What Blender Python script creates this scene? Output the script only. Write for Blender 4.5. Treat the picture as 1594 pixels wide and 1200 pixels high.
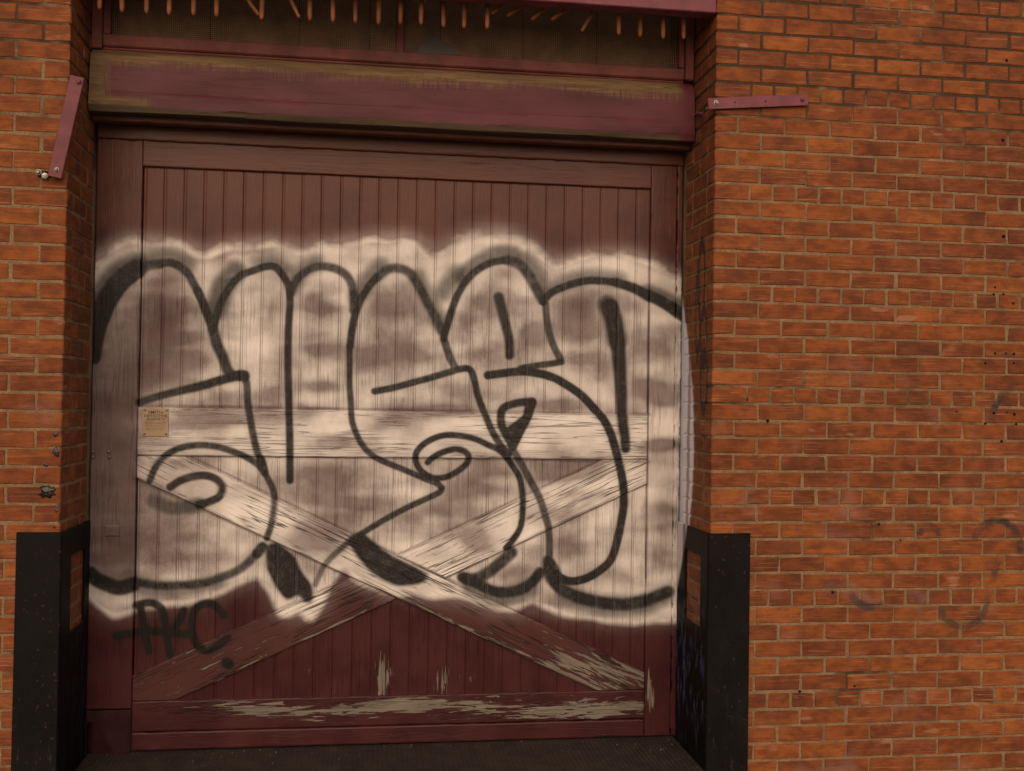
import bpy, bmesh, math, random
import numpy as np
from mathutils import Matrix, Vector
random.seed(7); rng = np.random.default_rng(7)
R = math.radians
sc = bpy.context.scene
for o in list(bpy.data.objects): bpy.data.objects.remove(o)

# ------------------------------------------------------------------ camera
CAM = (-0.30453, -4.52037, 1.55316); YAW, PITCH, ROLL, FPX = 0.13966, 0.01604, 0.01534, 1656.62
def cam_axes():
    cy, sy, cp, sp = math.cos(YAW), math.sin(YAW), math.cos(PITCH), math.sin(PITCH)
    f = Vector((sy*cp, cy*cp, sp)); r = Vector((cy, -sy, 0)); u = r.cross(f)
    cr, sr = math.cos(ROLL), math.sin(ROLL)
    return cr*r + sr*u, -sr*r + cr*u, f
AR, AU, AF = cam_axes()
cd = bpy.data.cameras.new('camera'); cam = bpy.data.objects.new('camera', cd); sc.collection.objects.link(cam)
cd.sensor_fit = 'HORIZONTAL'; cd.sensor_width = 36; cd.lens = 36*FPX/1594; cd.clip_end = 500; cd.clip_start = .05
m = Matrix((AR, AU, -AF)).transposed().to_4x4(); m.translation = Vector(CAM); cam.matrix_world = m
sc.camera = cam
sc.cycles.max_bounces = 5; sc.cycles.diffuse_bounces = 3; sc.cycles.glossy_bounces = 2; sc.cycles.transmission_bounces = 1
# ------------------------------------------------------------------ light: open shade, soft sky from the street side
SUN_EL, SUN_AZ = 32, -8         # elevation, degrees to the right of straight behind the camera
w = bpy.data.worlds.new('World'); sc.world = w; w.use_nodes = True
wt = w.node_tree; bg = wt.nodes['Background']
sky = wt.nodes.new('ShaderNodeTexSky'); sky.sky_type = 'NISHITA'; sky.sun_disc = False
sky.sun_elevation = R(SUN_EL); sky.sun_rotation = R(180 - SUN_AZ)
sky.air_density = 1.0; sky.dust_density = 4.0; sky.ozone_density = .6
wt.links.new(sky.outputs[0], bg.inputs[0]); bg.inputs[1].default_value = .06
sd = bpy.data.lights.new('sun', 'SUN'); sun = bpy.data.objects.new('sun', sd); sc.collection.objects.link(sun)
sd.energy = 1.4; sd.angle = R(85); sd.color = (1, .9, .76)
d = Vector((math.cos(R(SUN_EL))*math.sin(R(SUN_AZ)), -math.cos(R(SUN_EL))*math.cos(R(SUN_AZ)), math.sin(R(SUN_EL))))
sun.rotation_euler = (-d).to_track_quat('-Z', 'Y').to_euler(); sun.location = d*20
sc.view_settings.view_transform = 'Standard'; sc.view_settings.look = 'None'
sc.view_settings.exposure = 0.20; sc.view_settings.gamma = 1
sc.view_settings.use_white_balance = True; sc.view_settings.white_balance_temperature = 7300; sc.view_settings.white_balance_tint = 17

# ------------------------------------------------------------------ measuring helpers (photo point -> point on a known plane)
def ray(x, y): return AF + (x-797)/FPX*AR + (600-y)/FPX*AU
def U(x, y, Y):
    d = ray(x, y); t = (Y-CAM[1])/d.y; return CAM[0]+t*d.x, CAM[2]+t*d.z
def proj(X, Y, Z):
    dx, dy, dz = X-CAM[0], Y-CAM[1], Z-CAM[2]
    a = dx*AR.x+dy*AR.y+dz*AR.z; b = dx*AU.x+dy*AU.y+dz*AU.z; c = dx*AF.x+dy*AF.y+dz*AF.z
    return 797+FPX*a/c, 600-FPX*b/c

# ------------------------------------------------------------------ object helpers
COL = sc.collection.objects
def link(name, me, mat=None, parent=None):
    o = bpy.data.objects.new(name, me); COL.link(o)
    if mat is not None and me is not None and len(me.materials) == 0: me.materials.append(mat)
    if parent: o.parent = parent
    return o
def thing(name, label, cat, group=None, loc=(0, 0, 0)):
    o = bpy.data.objects.new(name, None); COL.link(o); o.location = loc; o.empty_display_size = .1
    o['label'] = label; o['category'] = cat; o['kind'] = 'thing'
    if group: o['group'] = group
    return o
def mesh(name, v, f, smooth=False):
    me = bpy.data.meshes.new(name); me.from_pydata([tuple(p) for p in v], [], f); me.update()
    if smooth: me.shade_smooth()
    return me
def part(name, v, f, mat, parent, smooth=False):
    me = mesh(name, v, f, smooth); o = link(name, me, mat, parent)
    if parent and parent.location.length: o.location = -parent.location
    return o
def rbox(x0, x1, y0, y1, z0, z1, b=.004, jit=0., r=random):
    """box with every edge and corner cut: 24 points, 44 triangles"""
    C = ((x0+x1)/2, (y0+y1)/2, (z0+z1)/2); H = ((x1-x0)/2, (y1-y0)/2, (z1-z0)/2)
    b = min(b, *[h*.9 for h in H]); v = []; idx = {}
    for sx in (-1, 1):
        for sy in (-1, 1):
            for sz in (-1, 1):
                j = [r.uniform(-jit, jit)*(.35 if q == 1 else 1.) for q in range(3)]; bb = b*r.uniform(.6, 1.9) if jit else b
                for ax in range(3):
                    p = [C[k]+s*(H[k]-(0 if k == ax else bb))+j[k] for k, s in enumerate((sx, sy, sz))]
                    idx[(sx, sy, sz, ax)] = len(v); v.append(p)
    f = []
    for ax in range(3):
        o1, o2 = [k for k in range(3) if k != ax]
        for s in (-1, 1):
            q = []
            for a, c in ((-1, -1), (1, -1), (1, 1), (-1, 1)):
                t = [0, 0, 0]; t[ax] = s; t[o1] = a; t[o2] = c; q.append(idx[(*t, ax)])
            f.append(q)
        for a in (-1, 1):
            for c in (-1, 1):
                q = []
                for e, k in ((-1, o1), (-1, o2), (1, o2), (1, o1)):
                    t = [0, 0, 0]; t[ax] = e; t[o1] = a; t[o2] = c; q.append(idx[(*t, k)])
                f.append(q)
    for sx in (-1, 1):
        for sy in (-1, 1):
            for sz in (-1, 1): f.append([idx[(sx, sy, sz, k)] for k in range(3)])
    # consistent outward winding
    out = []
    for q in f:
        P = [Vector(v[i]) for i in q]; n = (P[1]-P[0]).cross(P[2]-P[0]); cen = sum(P, Vector())/len(P)-Vector(C)
        out.append(q if n.dot(cen) > 0 else q[::-1])
    return v, out
def join(parts):
    V, F = [], []
    for v, f in parts:
        k = len(V); V += [tuple(p) for p in v]; F += [[i+k for i in q] for q in f]
    return V, F
def lathe(c, axis, prof, n=12):
    """prof: (distance along axis, radius); axis a Vector"""
    a = Vector(axis).normalized(); e = a.orthogonal().normalized(); g = a.cross(e); v, f = [], []
    for h, r in prof:
        for k in range(n):
            t = 2*math.pi*k/n; v.append(Vector(c)+a*h+(e*math.cos(t)+g*math.sin(t))*r)
    for i in range(len(prof)-1):
        for k in range(n): f.append([i*n+k, i*n+(k+1) % n, (i+1)*n+(k+1) % n, (i+1)*n+k])
    f.append(list(range(n))[::-1]); f.append([(len(prof)-1)*n+k for k in range(n)])
    return v, f
def sweep(path, rad, n=8):
    v, f = [], []; P = [Vector(p) for p in path]
    for i, p in enumerate(P):
        t = (P[min(i+1, len(P)-1)]-P[max(i-1, 0)]).normalized(); e = Vector((0, 1, 0)).cross(t)
        if e.length < .1: e = Vector((1, 0, 0)).cross(t)
        e.normalize(); g = t.cross(e); r = rad[i] if hasattr(rad, '__len__') else rad
        for k in range(n):
            a = 2*math.pi*k/n; v.append(p+(e*math.cos(a)+g*math.sin(a))*r)
    for i in range(len(P)-1):
        for k in range(n): f.append([i*n+k, i*n+(k+1) % n, (i+1)*n+(k+1) % n, (i+1)*n+k])
    f.append(list(range(n))[::-1]); f.append([(len(P)-1)*n+k for k in range(n)])
    return v, f

# ------------------------------------------------------------------ node helpers
class T:
    def __init__(s, name):
        s.m = bpy.data.materials.new(name); s.m.use_nodes = True; s.t = s.m.node_tree
        s.b = s.t.nodes['Principled BSDF']; s._pos = None
    def n(s, ty, ins=None, **kw):
        x = s.t.nodes.new('ShaderNode'+ty)
        for k, v in kw.items(): setattr(x, k, v)
        for k, v in (ins or {}).items(): s.set(x.inputs[k], v)
        return x
    def set(s, sock, v):
        if isinstance(v, bpy.types.NodeSocket): s.t.links.new(v, sock)
        else:
            if hasattr(sock.default_value, '__len__') and not hasattr(v, '__len__'): v = (v,)*len(sock.default_value)
            if hasattr(v, '__len__') and hasattr(sock.default_value, '__len__') and len(sock.default_value) == 4 and len(v) == 3: v = (*v, 1)
            sock.default_value = v
    def ma(s, op, a, b=0., c=0., clamp=False):
        x = s.n('Math', {0: a, 1: b, 2: c}, operation=op); x.use_clamp = clamp; return x.outputs[0]
    def ss(s, x, lo, hi, a=0., b=1.):
        q = s.n('MapRange', {0: x, 1: lo, 2: hi, 3: a, 4: b}, interpolation_type='SMOOTHSTEP'); return q.outputs[0]
    def lin(s, x, lo, hi, a=0., b=1.):
        q = s.n('MapRange', {0: x, 1: lo, 2: hi, 3: a, 4: b}); return q.outputs[0]
    def mix(s, f, a, b, mode='MIX'):
        x = s.t.nodes.new('ShaderNodeMix'); x.data_type = 'RGBA'; x.blend_type = mode
        s.set(x.inputs[0], f); s.set(x.inputs[6], a); s.set(x.inputs[7], b); return x.outputs[2]
    def noise(s, vec, scale=1., detail=3., rough=.55, out=0, dist=0.):
        x = s.n('TexNoise', {'Vector': vec, 'Scale': scale, 'Detail': detail, 'Roughness': rough, 'Distortion': dist}); return x.outputs[out]
    def ramp(s, f, stops, interp='LINEAR'):
        x = s.n('ValToRGB', {0: f}); e = x.color_ramp; e.interpolation = interp
        while len(e.elements) < len(stops): e.elements.new(.5)
        for el, (p, c) in zip(e.elements, stops): el.position = p; el.color = (*c, 1)
        return x.outputs[0]
    def scale(s, vec, v):
        x = s.n('Mapping', {'Vector': vec, 'Scale': v}); return x.outputs[0]
    @property
    def pos(s):
        if s._pos is None: s._pos = s.n('NewGeometry').outputs['Position']
        return s._pos
    def xyz(s, v): return s.n('SeparateXYZ', {0: v}).outputs
    def bump(s, h, strength=.5, dist=.002, normal=None):
        ins = {'Height': h, 'Strength': strength, 'Distance': dist}
        if normal is not None: ins['Normal'] = normal
        return s.n('Bump', ins).outputs[0]
    def fin(s, col, rough=.6, normal=None, spec=.5, metal=0.):
        s.set(s.b.inputs['Base Color'], col); s.set(s.b.inputs['Roughness'], rough)
        s.set(s.b.inputs['Specular IOR Level'], spec); s.set(s.b.inputs['Metallic'], metal)
        if normal is not None: s.set(s.b.inputs['Normal'], normal)
        return s.m

WL, WR, YD = -1.5057, 1.2217, .46          # opening edges, door face depth
ZB = -.04                                   # threshold level

# ------------------------------------------------------------------ wall materials
def wall_marks(t):
    """old spray marks and soot on the brickwork, by world position"""
    x, y, z = t.xyz(t.pos); acc = None
    def ring(px, py, rpx, wpx, amt, lo, hi):
        nonlocal acc
        cx, cz = U(px, py, 0); k = 1/345
        dx = t.ma('SUBTRACT', x, cx); dz = t.ma('SUBTRACT', z, cz)
        dd = t.ma('SQRT', t.ma('ADD', t.ma('MULTIPLY', dx, dx), t.ma('MULTIPLY', dz, dz)))
        a = t.ma('ARCTAN2', dz, dx)
        g = t.ss(t.ma('ABSOLUTE', t.ma('SUBTRACT', dd, rpx*k)), wpx*k*.35, wpx*k*.9, amt, 0.)
        g = t.ma('MULTIPLY', g, t.ma('MULTIPLY', t.ss(a, lo-.15, lo+.15), t.ss(a, hi-.15, hi+.15, 1., 0.)))
        acc = g if acc is None else t.ma('MAXIMUM', acc, g)
    ring(1552, 850, 40, 9, .85, -.3, 2.9)
    ring(1447, 836, 17, 8, .8, .1, 3.0)
    ring(1600, 660, 62, 9, .85, 2.0, 3.1)
    ring(1610, 905, 70, 9, .8, 2.6, 3.1)
    ring(1500, 935, 40, 8, .65, -2.9, .4)
    ring(1360, 900, 45, 10, .7, -2.6, -1.2)
    right = t.ss(x, 1.24, 1.30)
    n = t.noise(t.pos, 9., 3., .6)
    return t.ma('MULTIPLY', t.ma('MULTIPLY', acc, right), t.ss(n, .40, .58, .35, 1.))
def overspray(t):
    """pale spray that drifted past the door on to the right-hand reveal"""
    x, y, z = t.xyz(t.pos)
    q = t.ma('SUBTRACT', z, 1.35); yb = t.ma('ADD', t.ma('MULTIPLY', t.ma('MULTIPLY', q, q), .42), .235)
    f = t.ss(t.ma('SUBTRACT', y, yb), 0., .035)
    f = t.ma('MULTIPLY', f, t.ss(x, 1.0, 1.1)); f = t.ma('MULTIPLY', f, t.ss(x, 1.232, 1.24, 1., 0.))
    st = t.ma('MULTIPLY', t.ss(t.ma('ABSOLUTE', t.ma('SUBTRACT', y, t.ma('ADD', .335, t.ma('MULTIPLY', q, -.02)))), .012, .03, .35, 1.), .92)
    return t.ma('MULTIPLY', f, st)
def reveal_tag(t):
    """thin black scribble on the right reveal"""
    x, y, z = t.xyz(t.pos); acc = None
    for cy, cz, ry, rz in ((.17, 2.12, .05, .17), (.13, 1.86, .045, .12), (.22, 1.98, .03, .2), (.12, 1.66, .05, .13)):
        a = t.ma('DIVIDE', t.ma('SUBTRACT', y, cy), ry); b = t.ma('DIVIDE', t.ma('SUBTRACT', z, cz), rz)
        dd = t.ma('SQRT', t.ma('ADD', t.ma('MULTIPLY', a, a), t.ma('MULTIPLY', b, b)))
        g = t.ss(t.ma('ABSOLUTE', t.ma('SUBTRACT', dd, 1.)), .12, .3, .75, 0.)
        acc = g if acc is None else t.ma('MAXIMUM', acc, g)
    return t.ma('MULTIPLY', t.ma('MULTIPLY', acc, t.ss(x, 1.0, 1.1)), t.ss(x, 1.232, 1.24, 1., 0.))
def brick_mat(kind):
    t = T('red_brick_'+kind); oi = t.n('ObjectInfo'); at = t.n('Attribute', attribute_name='rnd')
    rnd = t.ma('FRACT', t.ma('ADD', oi.outputs['Random'], at.outputs['Fac']))
    r2 = t.ma('FRACT', t.ma('MULTIPLY', rnd, 37.7))
    base = t.ramp(rnd, [(0., (.175, .048, .0155)), (.2, (.208, .056, .0155)), (.5, (.230, .062, .0155)), (.8, (.250, .069, .0165)), (.95, (.290, .086, .019)), (1., (.190, .052, .019))])
    off = t.n('VectorMath', {0: t.pos, 1: (0, 0, 0)}, operation='ADD')
    comb = t.n('CombineXYZ', {0: t.ma('MULTIPLY', rnd, 31.), 1: t.ma('MULTIPLY', r2, 17.), 2: rnd})
    t.set(off.inputs[1], comb.outputs[0]); v = off.outputs[0]
    mott = t.noise(t.scale(v, (12, 12, 24)), 1., 3., .6)
    base = t.mix(t.ss(mott, .32, .68), t.mix(1., base, (.66, .63, .66), 'MULTIPLY'), t.mix(1., base, (1.16, 1.14, 1.1), 'MULTIPLY'))
    streak = t.noise(t.scale(v, (5, 5, 130)), 1., 3., .6)
    base = t.mix(t.ss(streak, .57, .70, 0., .38), base, (.42, .17, .075))
    fine = t.noise(v, 160., 1., .6)
    base = t.mix(t.ss(fine, .22, .36, .5, 0.), base, (.10, .035, .02))
    sn = t.noise(t.scale(v, (4.5, 4.5, 210)), 1., 2., .5); base = t.mix(t.ma('MULTIPLY', t.ss(sn, .635, .68, 0., .6), t.ss(t.noise(t.pos, 3.3, 2.), .42, .62)), base, (.43, .19, .095))
    pale = t.noise(t.scale(v, (7, 7, 18)), 1., 2., .5)
    base = t.mix(t.ma('MULTIPLY', t.ss(pale, .62, .72), t.ss(r2, .75, .85, 0., .45)), base, (.46, .22, .13))
    x, y, z = t.xyz(t.pos)
    # weathering that belongs to the wall: sooty, bruised bricks lower down and in patches
    soot = t.noise(t.pos, 2.1, 3., .6)
    base = t.mix(t.ss(soot, .47, .68, 0., .55), base, t.mix(1., base, (.50, .46, .55), 'MULTIPLY'))
    lilac = t.noise(t.scale(t.pos, (3, 3, 5)), 1., 3., .6)
    base = t.mix(t.ma('MULTIPLY', t.ss(lilac, .56, .72, 0., .35), t.ss(z, 2.2, 1.2)), base, (.27, .15, .14))
    if kind == 'jamb': base = t.mix(.2, base, (.085, .040, .024))  # left reveal bricks: shade of the recess put into the colour
    if kind == 'face': base = t.mix(wall_marks(t), base, (.03, .028, .03))
    if kind == 'reveal':
        base = t.mix(t.ss(y, .105, .106, 0., .2), base, (.085, .040, .024))   # browner reveal bricks, with recess shade mixed into their colour
        base = t.mix(reveal_tag(t), base, (.018, .016, .018)); base = t.mix(overspray(t), base, (.74, .72, .78))
    h = t.ma('ADD', t.ma('MULTIPLY', t.noise(v, 55., 2., .65), 1.), t.ma('MULTIPLY', streak, .5))
    return t.fin(base, .82, t.bump(h, .7, .003), .3)
def mortar_mat(kind):
    t = T('lime_mortar_'+kind); x, y, z = t.xyz(t.pos)
    a = t.noise(t.pos, 11., 4., .6); g = t.noise(t.pos, 240., 1., .7)
    col = t.mix(t.ss(a, .32, .7), (.225, .138, .070), (.345, .222, .122))
    col = t.mix(t.ss(g, .35, .65, .5, 0.), col, (.08, .052, .03))
    s = t.noise(t.pos, 1.7, 4., .65)
    topsoot = t.ss(z, 2.3, 3.1, 0., .20)
    col = t.mix(t.ss(t.ma('ADD', s, topsoot), .56, .70, 0., .85), col, (.035, .024, .016))
    if kind == 'right': col = t.mix(wall_marks(t), col, (.03, .028, .028)); col = t.mix(reveal_tag(t), col, (.02, .018, .018)); col = t.mix(overspray(t), col, (.72, .70, .76))
    h = t.noise(t.pos, 80., 3., .75)
    return t.fin(col, .95, t.bump(h, 1., .006), .15)
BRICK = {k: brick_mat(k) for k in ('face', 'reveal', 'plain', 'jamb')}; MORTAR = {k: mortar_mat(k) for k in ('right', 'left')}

# ------------------------------------------------------------------ brick walls, brick by brick
PB, PC = .2165, .075                        # brick and course pitch
J30 = 1.04                                  # height of the bed joint just above the corner guards
pool = {}
def brick_mesh(lx, ly, lz, kind):
    key = (round(lx/.006), round(ly, 2), round(lz, 3), kind); L = pool.setdefault(key, [])
    if len(L) < 9:
        v, f = rbox(-lx/2, lx/2, -ly/2, ly/2, -lz/2, lz/2, .0026, .0024); me = mesh('brick', v, f); me.materials.append(BRICK[kind]); L.append(me); return me
    return random.choice(L)
def brick_wall(label, side, xout, maxparts):
    e = WR if side > 0 else WL
    W = thing('brick_wall', label, 'wall', 'brick piers either side of the doorway', (e+side*.5, .2, -.16))
    B = []                                  # (x0, x1, y0, y1, z0, z1)
    g = .0098
    for r in range(-8, 46):
        z1 = J30+(30-r)*PC-g/2; z0 = z1-(PC-g)
        header = side > 0 and r % 6 == 4
        odd = (r % 2 == 1) if side > 0 else (r % 2 == 0)
        def add(a, b, y0, y1):
            a, b = e+side*a, e+side*b
            if a > b: a, b = b, a
            dz = random.uniform(-.0012, .0012); B.append((a, b, y0+random.uniform(-.0005, .0008), y1, z0+dz, z1+dz))
        if header: first, D = .158, .098
        elif odd: first, D = .205, .098
        else: first, D = .098, .202
        add(0, first, 0, D)
        y = D+g
        if D < .15: add(0, .05, y, y+.2); y += .2+g; add(0, .05, y, y+.098)
        else: add(0, .05, y, y+.2)
        x = first+g; end = xout-e if side > 0 else e-xout; P_ = PB/2 if header else PB; n_ = 0
        while x+n_*P_ < end:
            a_ = x+n_*P_+random.gauss(0, .0015); add(a_, a_+P_-g+random.gauss(0, .0018), 0, .05); n_ += 1
    def area(b):
        px0, py0 = proj(b[0], 0, b[5]); px1, py1 = proj(b[1], 0, b[4])
        X0, X1 = max(6, px0), min(1583, px1); Y0, Y1 = max(7, py0), min(1190, py1)
        if X1 <= X0 or Y1 <= Y0: return 0
        a = (X1-X0)*(Y1-Y0); return a*.35 if b[2] > .05 else a
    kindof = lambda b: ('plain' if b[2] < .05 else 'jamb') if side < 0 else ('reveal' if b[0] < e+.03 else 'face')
    B.sort(key=area, reverse=True)
    for b in B[:maxparts]:
        if area(b) < 40: break
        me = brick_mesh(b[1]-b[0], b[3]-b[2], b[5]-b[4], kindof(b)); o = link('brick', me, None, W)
        c = Vector(((b[0]+b[1])/2, (b[2]+b[3])/2, (b[4]+b[5])/2)); o.location = c-W.location
        o.rotation_euler = (0, random.gauss(0, .0035), 0)
        B[B.index(b)] = None
    rest = [b for b in B if b]
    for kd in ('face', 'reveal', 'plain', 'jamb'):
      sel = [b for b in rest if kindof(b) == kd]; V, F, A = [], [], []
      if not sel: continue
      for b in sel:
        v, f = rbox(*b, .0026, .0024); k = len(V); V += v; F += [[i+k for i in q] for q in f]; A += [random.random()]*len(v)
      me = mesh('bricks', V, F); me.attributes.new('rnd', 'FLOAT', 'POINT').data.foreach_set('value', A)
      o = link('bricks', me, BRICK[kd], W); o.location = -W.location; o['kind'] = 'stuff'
    a, b = e+side*.0030, xout
    if a > b: a, b = b, a
    top = max(q[5] for q in rest); v, f = rbox(a, b, .0030, .55, -.16, top, .006)
    part('mortar', v, f, MORTAR['right' if side > 0 else 'left'], W); return W
wall_r = brick_wall('orange-red brick wall with header courses to the right of the door', 1, 3.1, 300)
wall_l = brick_wall('narrow red brick pier with a black tar blob to the left of the door', -1, -2.3, 290)

# plain painted and other small materials
def plain(name, col, rough=.5, var=.25, bscale=60., bstr=.3, spec=.5, dark=None, dscale=14., metal=0.):
    t = T(name); n = t.noise(t.pos, dscale, 4., .6)
    c = t.mix(t.ss(n, .3, .7, 0., 1.), [q*(1-var) for q in col], [q*(1+var*.6) for q in col])
    if dark is not None: c = t.mix(t.ss(t.noise(t.pos, dscale*2.3, 4., .65), .58, .66), c, dark)
    return t.fin(c, rough, t.bump(t.noise(t.pos, bscale, 4., .6), bstr, .002), spec, metal)
HOLE = plain('dark_hole', (.012, .01, .009), .9, spec=.1)
TAR = plain('shiny_black_tar', (.012, .011, .011), .22, bscale=150, bstr=1., spec=.6)
BOLT = plain('dull_bolt_steel', (.30, .25, .21), .45, metal=.6)
ZINC = plain('zinc_clamp', (.55, .52, .42), .35, metal=.5)
MAUVE = plain('mauve_paint', (.20, .055, .066), .5, .22, 90, .35, .2, dark=(.15, .05, .045), dscale=9.)
for px, py, rr in ((1567, 94, 4), (1561, 218, 4.5), (1562, 368, 5), (1549, 447, 3), (1547, 458, 3), (1562, 458, 3), (1577, 472, 3.5), (1549, 550, 3.5), (1566, 550, 3), (1578, 551, 4), (1534, 565, 3.5), (1578, 565, 3),
                   (1489, 641, 2.5), (1547, 643, 4), (1567, 642, 2.5), (1579, 645, 4), (1534, 659, 3.5), (1582, 660, 3), (1559, 687, 3.5), (1296, 922, 4), (1368, 816, 3.5), (1402, 841, 2.5), (1245, 1076, 3.5), (1330, 1068, 3), (1195, 655, 4)):
    X, Z = U(px, py, 0); k = rr*.6/345
    v, f = lathe((X, .003, Z), (0, -1, 0), [(0, k*.9), (.0042, k), (.0052, k*.8), (.0054, k*.3)], 10)
    part('anchor_hole', v, f, HOLE, wall_r)
def blob(name, px, py, rx, rz, dep, mat, par, seed):
    X, Z = U(px, py, 0); rx /= 370; rz /= 370; r_ = random.Random(seed); v, f = [], []; N = 18; K = 5
    lobes = [1+r_.uniform(-.3, .3) for _ in range(N)]
    for i in range(K):
        t = i/(K-1); q = math.cos(t*math.pi/2)
        for k in range(N):
            a = 2*math.pi*k/N; v.append((X+math.cos(a)*rx*lobes[k]*max(q, .03), .004-dep*math.sin(t*math.pi/2)*r_.uniform(.6, 1.2), Z+math.sin(a)*rz*lobes[k]*max(q, .03)))
    for i in range(K-1):
        for k in range(N): f.append([i*N+k, (i+1)*N+k, (i+1)*N+(k+1) % N, i*N+(k+1) % N])
    f.append([(K-1)*N+k for k in range(N)][::-1])
    part(name, v, f, mat, par, True)
blob('tar_blob', 73, 766, 12, 10, .016, TAR, wall_l, 1); blob('tar_blob', 87, 704, 6, 7, .008, TAR, wall_l, 2)
blob('tar_blob', 87, 676, 5, 5, .006, TAR, wall_l, 3); blob('tar_blob', 70, 723, 4, 4, .005, TAR, wall_l, 4)
blob('tar_blob', 88, 795, 4, 9, .005, TAR, wall_l, 5); blob('tar_blob', 85, 820, 4, 3, .006, TAR, wall_l, 6)
blob('tar_blob', 77, 648, 5, 3, .004, TAR, wall_l, 8)
blob('tar_blob', 1163, 620, 4, 5, .004, TAR, wall_r, 9); blob('tar_blob', 1161, 644, 2, 8, .004, TAR, wall_r, 10)

# ------------------------------------------------------------------ the graffiti, drawn as stroke lists and sampled on to the door
GX, GY, GW, GH = 110, 330, 990, 745
gx, gy = np.meshgrid(np.arange(GW)+GX, np.arange(GH)+GY)
def vnoise(sx, sy, seed, octv=3):
    r = np.random.default_rng(seed); out = np.zeros((GH, GW)); amp, tot = 1., 0.
    for o in range(octv):
        nx, ny = int(GW/sx)+3, int(GH/sy)+3; g = r.random((ny, nx))
        X = (gx-GX)/sx; Y = (gy-GY)/sy; i = X.astype(int); j = Y.astype(int); fx = X-i; fy = Y-j
        fx = fx*fx*(3-2*fx); fy = fy*fy*(3-2*fy)
        out += amp*((g[j, i]*(1-fx)+g[j, i+1]*fx)*(1-fy)+(g[j+1, i]*(1-fx)+g[j+1, i+1]*fx)*fy); tot += amp
        amp *= .55; sx /= 2; sy /= 2
    return out/tot
def sstep(x, a, b):
    t = np.clip((x-a)/(b-a), 0, 1); return t*t*(3-2*t)
def blur(a, s):
    k = int(s*3)+1; q = np.exp(-.5*(np.arange(-k, k+1)/s)**2); q /= q.sum()
    a = np.pad(a, k, mode='edge')
    a = np.apply_along_axis(lambda r: np.convolve(r, q, 'valid'), 1, a)
    return np.apply_along_axis(lambda r: np.convolve(r, q, 'valid'), 0, a)
def polymask(pts):
    m = np.zeros((GH, GW), bool); n = len(pts)
    for k in range(n):
        x0, y0 = pts[k]; x1, y1 = pts[(k+1) % n]
        if y0 == y1: continue
        c = ((gy >= min(y0, y1)) & (gy < max(y0, y1))); xi = x0+(gy-y0)*(x1-x0)/(y1-y0); m ^= c & (gx < xi)
    return m.astype(float)
TOP = [(130, 430), (149, 411), (165, 393), (185, 378), (205, 371), (217, 373), (237, 381), (262, 374), (285, 379), (302, 394), (318, 404), (335, 386), (350, 380), (368, 384), (400, 381), (425, 375), (450, 384), (468, 397), (485, 383), (508, 373), (530, 379), (550, 382), (571, 369), (586, 366), (601, 377), (616, 372), (631, 363), (646, 374), (661, 391), (673, 408), (683, 400), (701, 378), (719, 368), (739, 366), (764, 363), (791, 363), (806, 367), (820, 375), (838, 388), (850, 407), (870, 414), (893, 405), (920, 396), (950, 394), (986, 397), (1016, 409), (1038, 422), (1080, 440)]
BOT = [(1080, 965), (1046, 968), (1008, 970), (980, 974), (952, 972), (923, 966), (895, 962), (871, 959), (848, 950), (829, 938), (815, 946), (799, 951), (773, 949), (745, 940), (716, 930), (702, 929), (688, 930), (674, 932), (646, 924), (623, 930), (584, 919), (561, 908), (546, 900), (540, 878), (525, 897), (510, 919), (503, 944), (486, 968), (475, 964), (467, 949), (448, 962), (435, 959), (426, 944), (418, 925), (401, 899), (375, 910), (346, 923), (318, 936), (290, 942), (252, 945), (215, 950), (201, 955), (177, 964), (158, 950), (130, 925)]
Wm = polymask(TOP+BOT)
soft = blur(Wm, 11.); crisp = blur(Wm, 6.5)
Wm = np.where(gy > 700, crisp, soft); Wm = sstep(Wm+.30*(vnoise(26, 16, 31)-.5)*(4*Wm*(1-Wm))*np.where(gy < 700, 2., 1.), .06, .95)
cloudm = Wm.copy()
edge = 1-sstep(blur(polymask(TOP+BOT), 13.), .55, .95)         # near the outline of the white cloud
band = vnoise(85, 15, 13, 2)                                     # passes of the can, roughly level
fill = .70+blur(.95*(vnoise(75, 48, 3)-.52)+.60*(band-.5)+.38*(vnoise(30, 20, 5)-.5), 3.)+.12*(vnoise(7, 7, 6, 2)-.5)
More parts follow.
